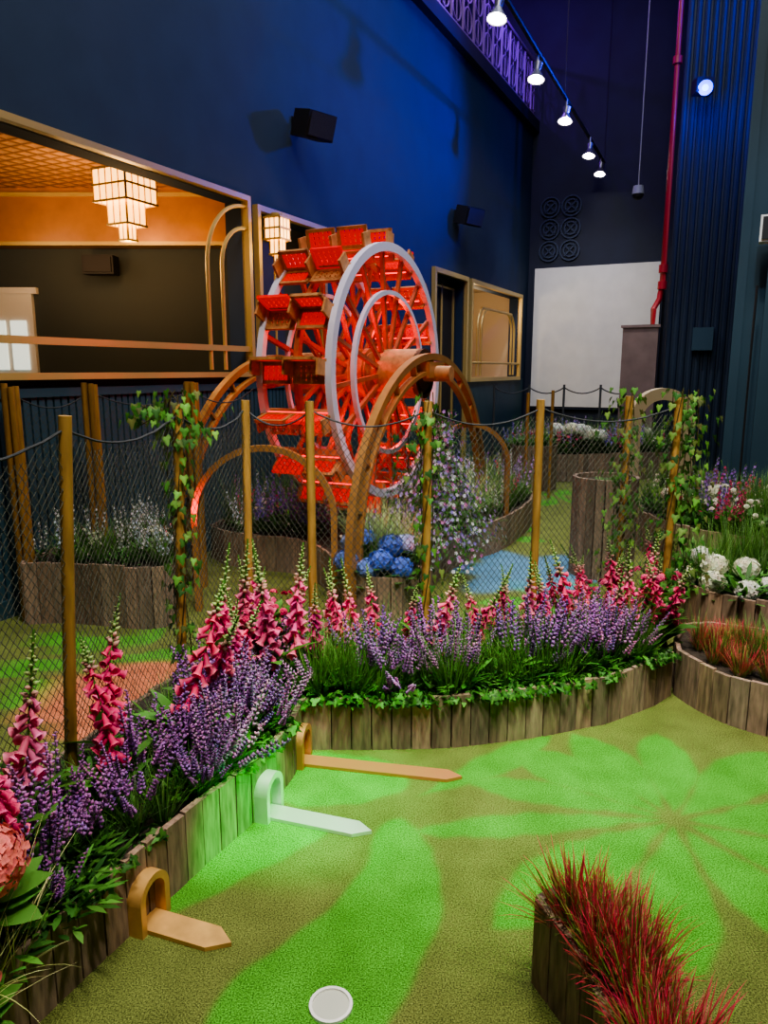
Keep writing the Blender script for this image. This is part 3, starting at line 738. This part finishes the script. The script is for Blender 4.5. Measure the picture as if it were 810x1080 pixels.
for i in range(NS):
    a=2*math.pi*(i+.5)/NS+.1; dr=np.array((0,math.cos(a),math.sin(a)));tg=np.array((0,-math.sin(a),math.cos(a)))
    o=np.array(((nR+nL)/2,SC,HC)); wd=abs(nR-nL)
    b.mi=0; b.box(o+dr*.93,(wd+.04,.02,.12),((1,0,0),tg,dr))
    for k in(-.25,.25):
        slat_panel(o+dr*1.04+np.array((k*wd,0,0)),(1,0,0),dr,wd*.46,.17,.022,5,1,1 if (i+int(k>0))%3==0 else 0)
        slat_panel(o+dr*.955+tg*.085+np.array((k*wd,0,0)),(1,0,0),tg,wd*.46,.15,.02,5,1 if (i+int(k>0))%2 else 0)
    b.mi=2; b.box(o+dr*.955-tg*.012,(wd-.02,.008,.008),((1,0,0),tg,dr)); b.box(o+dr*.90+tg*.05,(wd-.02,.008,.008),((1,0,0),tg,dr))
    for k in(-.5,0,.5):
        b.mi=0; b.box(o+dr*1.0+tg*.05+np.array((k*wd,0,0)),(.018,.11,.16),((1,0,0),tg,dr))
b.obj('paddle_buckets',[M_wheelwood,M_redwood,M_redled],root,local=True)
b=B()
for nn_ in(nR+.38,nL-.5):
    for R,rw in((1.34,.05),(1.22,.03)): b.arc((nn_,SC,.36),e1,e2,axn,R,0,math.pi,rw,.055,60)
    for k in range(13):
        a=math.pi*k/12; dr=np.array((0,math.cos(a),math.sin(a))); b.box(np.array((nn_,SC,.36))+dr*1.28,(.04,.02,.12),((1,0,0),(0,-dr[2],dr[1]),dr))
    for s_ in(-1,1): b.box((nn_,SC+s_*1.34,.18),(.06,.06,.37));
    b.box((nn_,SC,(1.6)),(.1,.3,.12))
b.obj('support_arches',[M_gold],root,local=True,smooth=True)
def hoop(name,c,R,z,ang,m=M_gold,rw=.05,tw=.06,w2=True):
    b=B(); e=(math.cos(ang),math.sin(ang),0);ax=(-math.sin(ang),math.cos(ang),0)
    b.arc((c[0],c[1],z),e,(0,0,1),ax,R,0,math.pi,rw,tw,40)
    for s_ in(-1,1): b.box((c[0]+s_*R*e[0],c[1]+s_*R*e[1],z/2),(rw,tw,z),(e,ax,(0,0,1)))
    b.obj(name,[m],smooth=True)
hoop('garden_hoop_arch',(-.79,4.8),.46,.64,0,rw=.04)
hoop('garden_hoop_arch.001',(.78,6.75),.36,.75,.1,rw=.04)
hoop('cream_arch_gate',(2.42,6.5),.235,1.16,0,mat('cream_paint',(.36,.30,.19),.5),.10,.1)

# ------------------------------------------------------------------ PLANTS
FX=[foxglove(i) for i in range(4)]+[foxglove(9,(.66,.07,.22)),foxglove(10,(.72,.14,.27),.7),foxglove(11,(.6,.03,.16),.66)]
FXP=[foxglove(21,(.48,.02,.16)),foxglove(22,(.64,.04,.15)),foxglove(23,(.62,.03,.13),.85)]
LV=[lavender(30+i) for i in range(4)]+[lavender(40,(.5,.2,.48)),lavender(41,(.25,.11,.38))]
GR=[grass(50+i) for i in range(4)]
GRT=[grass(60+i,L=(.22,.42),n=50,w=.006,spread=.5) for i in range(3)]
RG=[redgrass(70+i) for i in range(4)]
BU=[bush(80+i,60,.1,.13) for i in range(3)]
IV=[bush(90+i,26,.07,.05,s=.036,kind='ivy') for i in range(3)]
HB=[hydrangea(100,(.08,.16,.62)),hydrangea(101,(.15,.25,.68)),hydrangea(105,(.32,.42,.75))]
HW=[hydrangea(102,(.8,.82,.62)),hydrangea(103,(.75,.78,.7))]
HP=[hydrangea(104,(.85,.22,.2),.085,nf=300,fr=.0115)]
DW=[delph(110,(.75,.78,.8)),delph(111,(.6,.7,.85))]
DP=[delph(112,(.35,.18,.6)),delph(113,(.25,.2,.7)),delph(115,(.5,.3,.7))]
DR=[delph(114,(.7,.08,.2),.4)]
RW=[roseclump(120,(.8,.78,.65)),roseclump(121,(.75,.6,.55))]
RR=[roseclump(122,(.6,.05,.12))]
RP=[roseclump(123,(.62,.03,.13),6),roseclump(124,(.7,.08,.22),6)]
U=random.uniform
fpth=[np.array(p) for p in front]
lft=fpth[:8]; rgt=fpth[7:]
zS=.185
def pl(pts,s,z=zS): return [(p[0],p[1],z,U(*s)) for p in pts]
random.seed(3)
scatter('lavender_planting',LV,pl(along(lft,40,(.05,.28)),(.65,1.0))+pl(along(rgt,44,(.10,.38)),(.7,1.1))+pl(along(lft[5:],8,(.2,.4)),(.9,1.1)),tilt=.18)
fox=[(-1.0,1.85),(-1.08,2.0),(-.93,1.75),(-1.12,1.75),(-.86,2.15),(-.9,2.3),(-.78,2.45),(-.7,2.75),(-.62,2.85),(-.55,2.95),(-.72,3.0),(-.65,3.1),(-.5,3.15),(-.58,3.25),(-.42,3.1),(-.66,2.9),(-.5,3.3),(-.45,2.95),(-.58,3.05),(-.62,3.2)]
foxr=[(-.3,3.15),(-.18,3.25),(-.25,3.35),(-.1,3.35),(-.05,3.25),(.1,3.3),(.2,3.2),(.36,3.35),(.48,3.3),(.52,3.45),(.6,3.35),(.7,3.5),(.78,3.4),(.85,3.5),(.92,3.6),(1.0,3.5),(1.05,3.65),(1.12,3.55),(1.2,3.7),(1.25,3.6),(1.3,3.65),(1.35,3.78),(1.4,3.7),(1.25,3.85),(1.15,3.75),(1.45,3.65),(1.38,3.9),(1.5,3.95),(1.05,3.8),(1.42,3.6),(1.5,3.75),(1.55,3.9),(1.3,3.95)]
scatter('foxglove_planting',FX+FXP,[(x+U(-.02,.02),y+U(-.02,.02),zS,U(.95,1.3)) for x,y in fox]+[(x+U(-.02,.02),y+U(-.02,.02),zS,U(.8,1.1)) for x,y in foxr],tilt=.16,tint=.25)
scatter('pink_bloom_planting',RP,[(-.58+U(-.12,.14),3.05+U(-.2,.25),zS+U(.05,.25),U(.75,1.0)) for _ in range(6)]+[(1.3+U(-.35,.3),3.72+U(-.15,.2),zS+U(.0,.2),U(.75,1.0)) for _ in range(9)])
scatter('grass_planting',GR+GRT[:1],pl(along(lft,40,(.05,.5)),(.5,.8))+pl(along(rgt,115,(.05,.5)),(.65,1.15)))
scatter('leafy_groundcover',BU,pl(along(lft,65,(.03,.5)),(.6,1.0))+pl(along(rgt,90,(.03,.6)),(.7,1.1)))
ie=along(rgt,75,(-.012,.05))+along(lft,24,(-.01,.05))
scatter('ivy_trailing',IV,[(p[0],p[1],.215,U(.5,.9)) for p in ie])
fp=inpoly_pts(fore,44,.03)
scatter('red_grass_planting',RG,[(p[0],p[1],.21,U(.7,1.1)) for p in fp],tilt=.12)
rp=chaikin([(1.5,3.45),(1.6,3.22),(1.75,3.08),(2.0,2.98),(2.5,2.9),(2.5,3.2),(2.05,3.6),(1.65,3.75)],1,True)
scatter('red_grass_planting.001',RG,pl(inpoly_pts(rp,70,.03),(.65,.95),.2))
scatter('grass_planting.001',GRT,pl(inpoly_pts(rp,40,.03),(.4,.65),.2)+[(U(1.9,3.3),U(4.2,4.8),.32,U(.8,1.2)) for _ in range(60)])
scatter('white_hydrangeas',HW,[(1.93,4.14,.19,.85),(2.06,4.04,.17,.8),(1.96,4.22,.27,.85),(2.12,4.2,.27,.8),(2.22,4.08,.18,.8),(1.84,4.24,.2,.8),(1.88,4.34,.3,.8)])
scatter('leafy_groundcover.001',BU,[(U(1.9,3.3),U(3.95,4.8),.32,U(.8,1.3)) for _ in range(60)])
scatter('pink_hydrangeas',HP,[(-.92,1.52,.28,1.05),(-1.0,1.62,.18,1.0),(-.92,1.36,.10,1.0),(-.90,1.28,.0,1.0),(-1.05,1.45,.2,1.0)],tint=.1)
scatter('variegated_grass',[grass(130,(.3,.4,.08),(.75,.75,.35),L=(.2,.4),w=.004,n=34,spread=1.6,droop=.35)],[(-.9,1.45,.22,1.0),(-.92,1.32,.22,.9),(-.88,1.52,.2,.8)])
wp=inpoly_pts(wbp,300,.08)
fl=[p for p in wp if not (abs(p[0]*N[0]+p[1]*N[1]+2.87)<.45 and abs(p[0]*W[0]+p[1]*W[1]-SC)<.8)]
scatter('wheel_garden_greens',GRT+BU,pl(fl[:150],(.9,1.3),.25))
extra=[(-.25+U(0,.5),4.95+U(0,.55)) for _ in range(26)]+[(-1.2+U(0,.8),5.95+U(0,.2)) for _ in range(14)]
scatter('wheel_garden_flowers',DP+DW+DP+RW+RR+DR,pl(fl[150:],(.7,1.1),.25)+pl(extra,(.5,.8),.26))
scatter('blue_hydrangeas',HB,[(-.22,4.74,.16,.95),(-.11,4.66,.13,.9),(.0,4.66,.17,.95),(.11,4.66,.13,.9),(.15,4.8,.24,.9),(-.1,4.80,.27,.95),(-.26,4.88,.24,.9),(.03,4.78,.25,.95)],tint=.25)
scatter('spiky_grass_clump',[grass(140,(.08,.2,.04),(.5,.65,.3),L=(.28,.5),w=.006,n=120,spread=1.1,droop=.35)],[(-.05,5.0,.3,1.0),(.12,5.1,.3,1.0),(-.15,5.15,.35,1.0),(.2,5.0,.3,.9),(-.02,4.9,.36,.9),(.75,6.6,.28,1.2),(.95,6.9,.28,1.2),(.6,6.3,.28,1.1)])
p=P();random.seed(77)
cx,cy=.36,5.55
for i in range(3600):
    t=random.random()**.6; z=1.30-1.05*t; a=random.random()*6.283; lob=1+.35*math.sin(a*4+t*7)
    R=(.04+.44*t)*lob*random.uniform(.6,1.12)
    nr=(math.cos(a),math.sin(a),.3); at=(cx+.1*(1-t)+R*math.cos(a),cy+R*math.sin(a),z+random.uniform(-.04,.04))
    c=random.choice([(.7,.7,.8),(.45,.28,.72),(.3,.22,.68),(.6,.2,.5),(.65,.68,.78),(.4,.36,.75)])
    if i%7<3: floret(p,at,nr,.015,c,5)
    elif i%7<5: blade(p,at,(nr[0],nr[1],random.uniform(-.6,.8)),.06,.016,jit(G1,.4),jit(G2,.4),.5,2,shape='leaf')
    else: ivyleaf(p,at,nr,(0,0,-1),.03,jit(G1,.4))
Vc,Fc,Cc=p.np(); rawobj('flower_cascade',Vc,Fc,Cc)
cwb=inpoly_pts(cwp,70,.07)
scatter('wall_bed_flowers',DW+[RW[0]],pl(cwb[:34],(.5,.75),.36)); scatter('wall_bed_greens',BU+GR,pl(cwb[34:],(.6,.9),.36))
q=inpoly_pts(fbp,240,.1)
scatter('far_bed_greens',GRT+BU,pl(q[:120],(.9,1.5),.36)); scatter('far_bed_flowers',DR+DP+RW+RR+RP+HW[:1],pl(q[120:],(.8,1.2),.36))
scatter('white_hydrangeas.001',HW,[(2.75+U(-.35,.45),10.85+U(-.1,.25),.38+U(0,.1),U(.9,1.2)) for _ in range(13)])
q=inpoly_pts(rbp,190,.1)
scatter('side_bed_greens',GRT+BU,pl(q[:110],(.8,1.3),.32)); scatter('side_bed_flowers',RW+RR+RW+DR+DP[:1]+HW[:1],pl(q[110:],(.7,1.1),.32))
scatter('barrel_plants',BU+GR[:1],[(1.74+U(-.1,.1),5.75+U(-.1,.1),.70,U(.4,.6)) for _ in range(8)]+[(2.05+U(-.2,.2),10.1+U(-.2,.2),.55,U(.9,1.3)) for _ in range(12)])
def vine(p,x,y,z0,z1,n,spread=.05,big=0):
    for i in range(n):
        z=random.uniform(z0,z1); a=random.random()*6.283; r=.03+abs(random.gauss(0,spread)); 
        at=(x+r*math.cos(a),y+r*math.sin(a),z); ivyleaf(p,at,(math.cos(a),math.sin(a)-.3,.3),(random.uniform(-.5,.5),0,-1),random.uniform(.026,.046),jit(random.choice([G1,G2,G4,G3,(.1,.14,.04)]),.35))
    for i in range(3):
        pts=[(x+.03*math.cos(a*5+i*2),y+.03*math.sin(a*5+i*2),z0+(z1-z0)*a) for a in np.linspace(0,1,20)]
        for s0,s1 in zip(pts[:-1],pts[1:]): stick(p,s0,s1,.003,(.08,.07,.03),3)
p=P();random.seed(5)
vine(p,-.87,3.05,.3,1.5,170,.035); vine(p,-.85,3.05,1.3,1.52,80,.08); vine(p,-.96,3.02,1.38,1.46,35,.05)
vine(p,.2,3.4,.4,1.5,120,.03); vine(p,.14,3.38,1.1,1.4,30,.06)
vine(p,1.52,3.85,.4,1.5,170,.06); vine(p,1.33,4.05,.5,1.5,260,.07); vine(p,1.62,3.9,.4,1.5,300,.07)
Vc,Fc,Cc=p.np(); rawobj('climbing_ivy',Vc,Fc,Cc)

# ------------------------------------------------------------------ LIGHTS
def spot(name,loc,target,power,color,size=60,blend=.6,rad=.08):
    l=bpy.data.lights.new(name,'SPOT'); l.energy=power;l.color=color;l.spot_size=math.radians(size);l.spot_blend=blend;l.shadow_soft_size=rad
    o=bpy.data.objects.new(name,l);bpy.context.collection.objects.link(o);o.location=loc
    o.rotation_euler=(Vector(target)-Vector(loc)).to_track_quat('-Z','Y').to_euler();return o
def point(name,loc,power,color,rad=.1):
    l=bpy.data.lights.new(name,'POINT');l.energy=power;l.color=color;l.shadow_soft_size=rad
    o=bpy.data.objects.new(name,l);bpy.context.collection.objects.link(o);o.location=loc;return o
WARM=(1,.9,.76)
spot('track_spot_fore',(1.2,1.0,5.4),(.5,1.9,0),560,WARM,75,.8,.15)
spot('track_spot_left',(-.2,.3,5.4),(-.9,2.3,.3),440,(1,.92,.82),46,.8,.12)
spot('track_spot_bed',(.6,1.2,5.4),(.6,3.8,.3),700,(1,.92,.82),48,.8,.12)
spot('track_spot_bed_low',(.4,.4,4.0),(.3,3.4,.6),220,(1,.92,.85),45,.8,.12)
spot('green_spot',(1.0,1.5,5.3),(-.32,2.62,.0),1300,(.02,1,.07),13,.9,.05)
spot('green_spot_planks',(2.9,1.0,1.7),(-.5,2.36,.06),1500,(.02,1,.07),9,.7,.04)
spot('green_spot_b',(.6,1.5,5.3),(.55,2.7,.05),560,(.03,1,.08),26,.9,.05)
spot('track_spot_mid',(1.19,8.3,5.3),(.8,5.6,0),620,(1,.93,.85),70,.8)
spot('track_spot_wheel',(1.8,4.2,5.0),(.0,6.0,1.5),260,(.82,.82,1),40,.7)
spot('track_spot_wheel_front',(-.6,2.4,5.4),(-.4,6.0,1.6),130,(1,.75,.55),38,.7)
spot('track_spot_far',(2.68,11.6,5.3),(2.8,10.9,0),520,(1,.95,.88),90,.8)
spot('track_spot_side',(2.2,5.2,5.3),(2.9,6.3,.3),330,(1,.9,.78),80,.8)
spot('track_spot_rightbed',(1.5,2.4,5.3),(2.1,3.9,.3),400,(1,.92,.82),60,.8)
spot('screen_spot',(2.2,12.4,5.2),LW(-2.9,15.5,2.2),260,(1,.97,.93),70,.9)
spot('track_spot_wallbed',(-.6,3.0,5.4),(-1.8,4.3,.3),380,(1,.9,.8),60,.8)
spot('pillar_spot',(2.0,4.0,5.5),(3.7,7.8,2.0),220,(.55,.8,1),50,.9)
spot('blue_wash',LW(-.9,12.4,5.6),LW(WN,9.5,4.8),1150,(.02,.03,1),70,.8)
spot('blue_wash_b',LW(1.5,6,7.5),LW(WN,8.8,4.6),480,(.02,.05,1),56,.9)
spot('blue_wash_c',LW(2,11,8.5),LW(-1,15.5,6),1000,(.02,.03,1),90,.9)
point('blue_stage_glow',LW(-.95,12.3,5.5),36,(.01,.03,1),.1)
point('purple_mezz',LW(-6,12,8.2),300,(.3,.03,1))
point('purple_mezz_b',LW(-3.9,13,7.9),100,(.35,.05,1))
for k,(ds,dz) in enumerate(((.4,.35),(-.4,.35),(.4,-.4),(-.4,-.4))):
    point('wheel_red_%d'%k,LW((nR+nL)/2+.13,SC+ds,HC+dz),7,(1,.012,.004),.05)
spot('wheel_red_up',LW(nR+1.0,SC-1.2,.4),LW(nR-.5,SC,HC+.2),22,(1,.03,.01),60,.6)
spot('wheel_pink',LW(nL-.1,SC-1.9,.6),LW(nL+.3,SC,HC),50,(1,.02,.03),40,.6)
point('chandelier_glow',(cl[0],cl[1],cl[2]-.75),24,(1,.62,.28),.15)
point('chandelier_up',(cl[0]-.5,cl[1]+.2,3.0),24,(1,.6,.28),.15)
spot('bulkhead_spot',(-3.4,7.0,2.2),(-3.0,8.7,3.4),55,(1,.55,.22),100,.9)
point('lounge_glow',(-4.2,7.0,2.9),26,(1,.7,.45),.2)
spot('window_frame_spot',(-.9,2.6,5.2),LW(WN,4.4,2.2),60,(1,.85,.6),60,.9)
point('sconce_glow',(LW(WN+.5,6.2,2.7)),10,(1,.65,.3),.1)
point('niche_glow',LW(-4.8,13.4,2.8),34,(1,.72,.42),.1)
wd_=bpy.data.worlds.new('world');bpy.context.scene.world=wd_;wd_.use_nodes=True
wd_.node_tree.nodes['Background'].inputs[0].default_value=(.25,.35,.6,1);wd_.node_tree.nodes['Background'].inputs[1].default_value=.03
def area(name,loc,target,power,color,sx,sy):
    l=bpy.data.lights.new(name,'AREA');l.shape='RECTANGLE';l.size=sx;l.size_y=sy;l.energy=power;l.color=color
    o=bpy.data.objects.new(name,l);bpy.context.collection.objects.link(o);o.location=loc;o.rotation_euler=(Vector(target)-Vector(loc)).to_track_quat('-Z','Y').to_euler()
area('ceiling_softlight',(.8,1.5,9.5),(.5,4,0),480,(1,.90,.8),3,3)
area('ceiling_softlight_b',(2,8,9.5),(1.5,8,0),320,(.8,.85,1),3,5)

# ------------------------------------------------------------------ CAMERA
cam=bpy.data.cameras.new('camera');co=bpy.data.objects.new('camera',cam);bpy.context.collection.objects.link(co)
co.location=(0,0,1.6);co.rotation_euler=(math.pi/2-PH,0,0)
cam.sensor_fit='VERTICAL';cam.sensor_height=36;cam.lens=26;cam.clip_start=.02
bpy.context.scene.camera=co
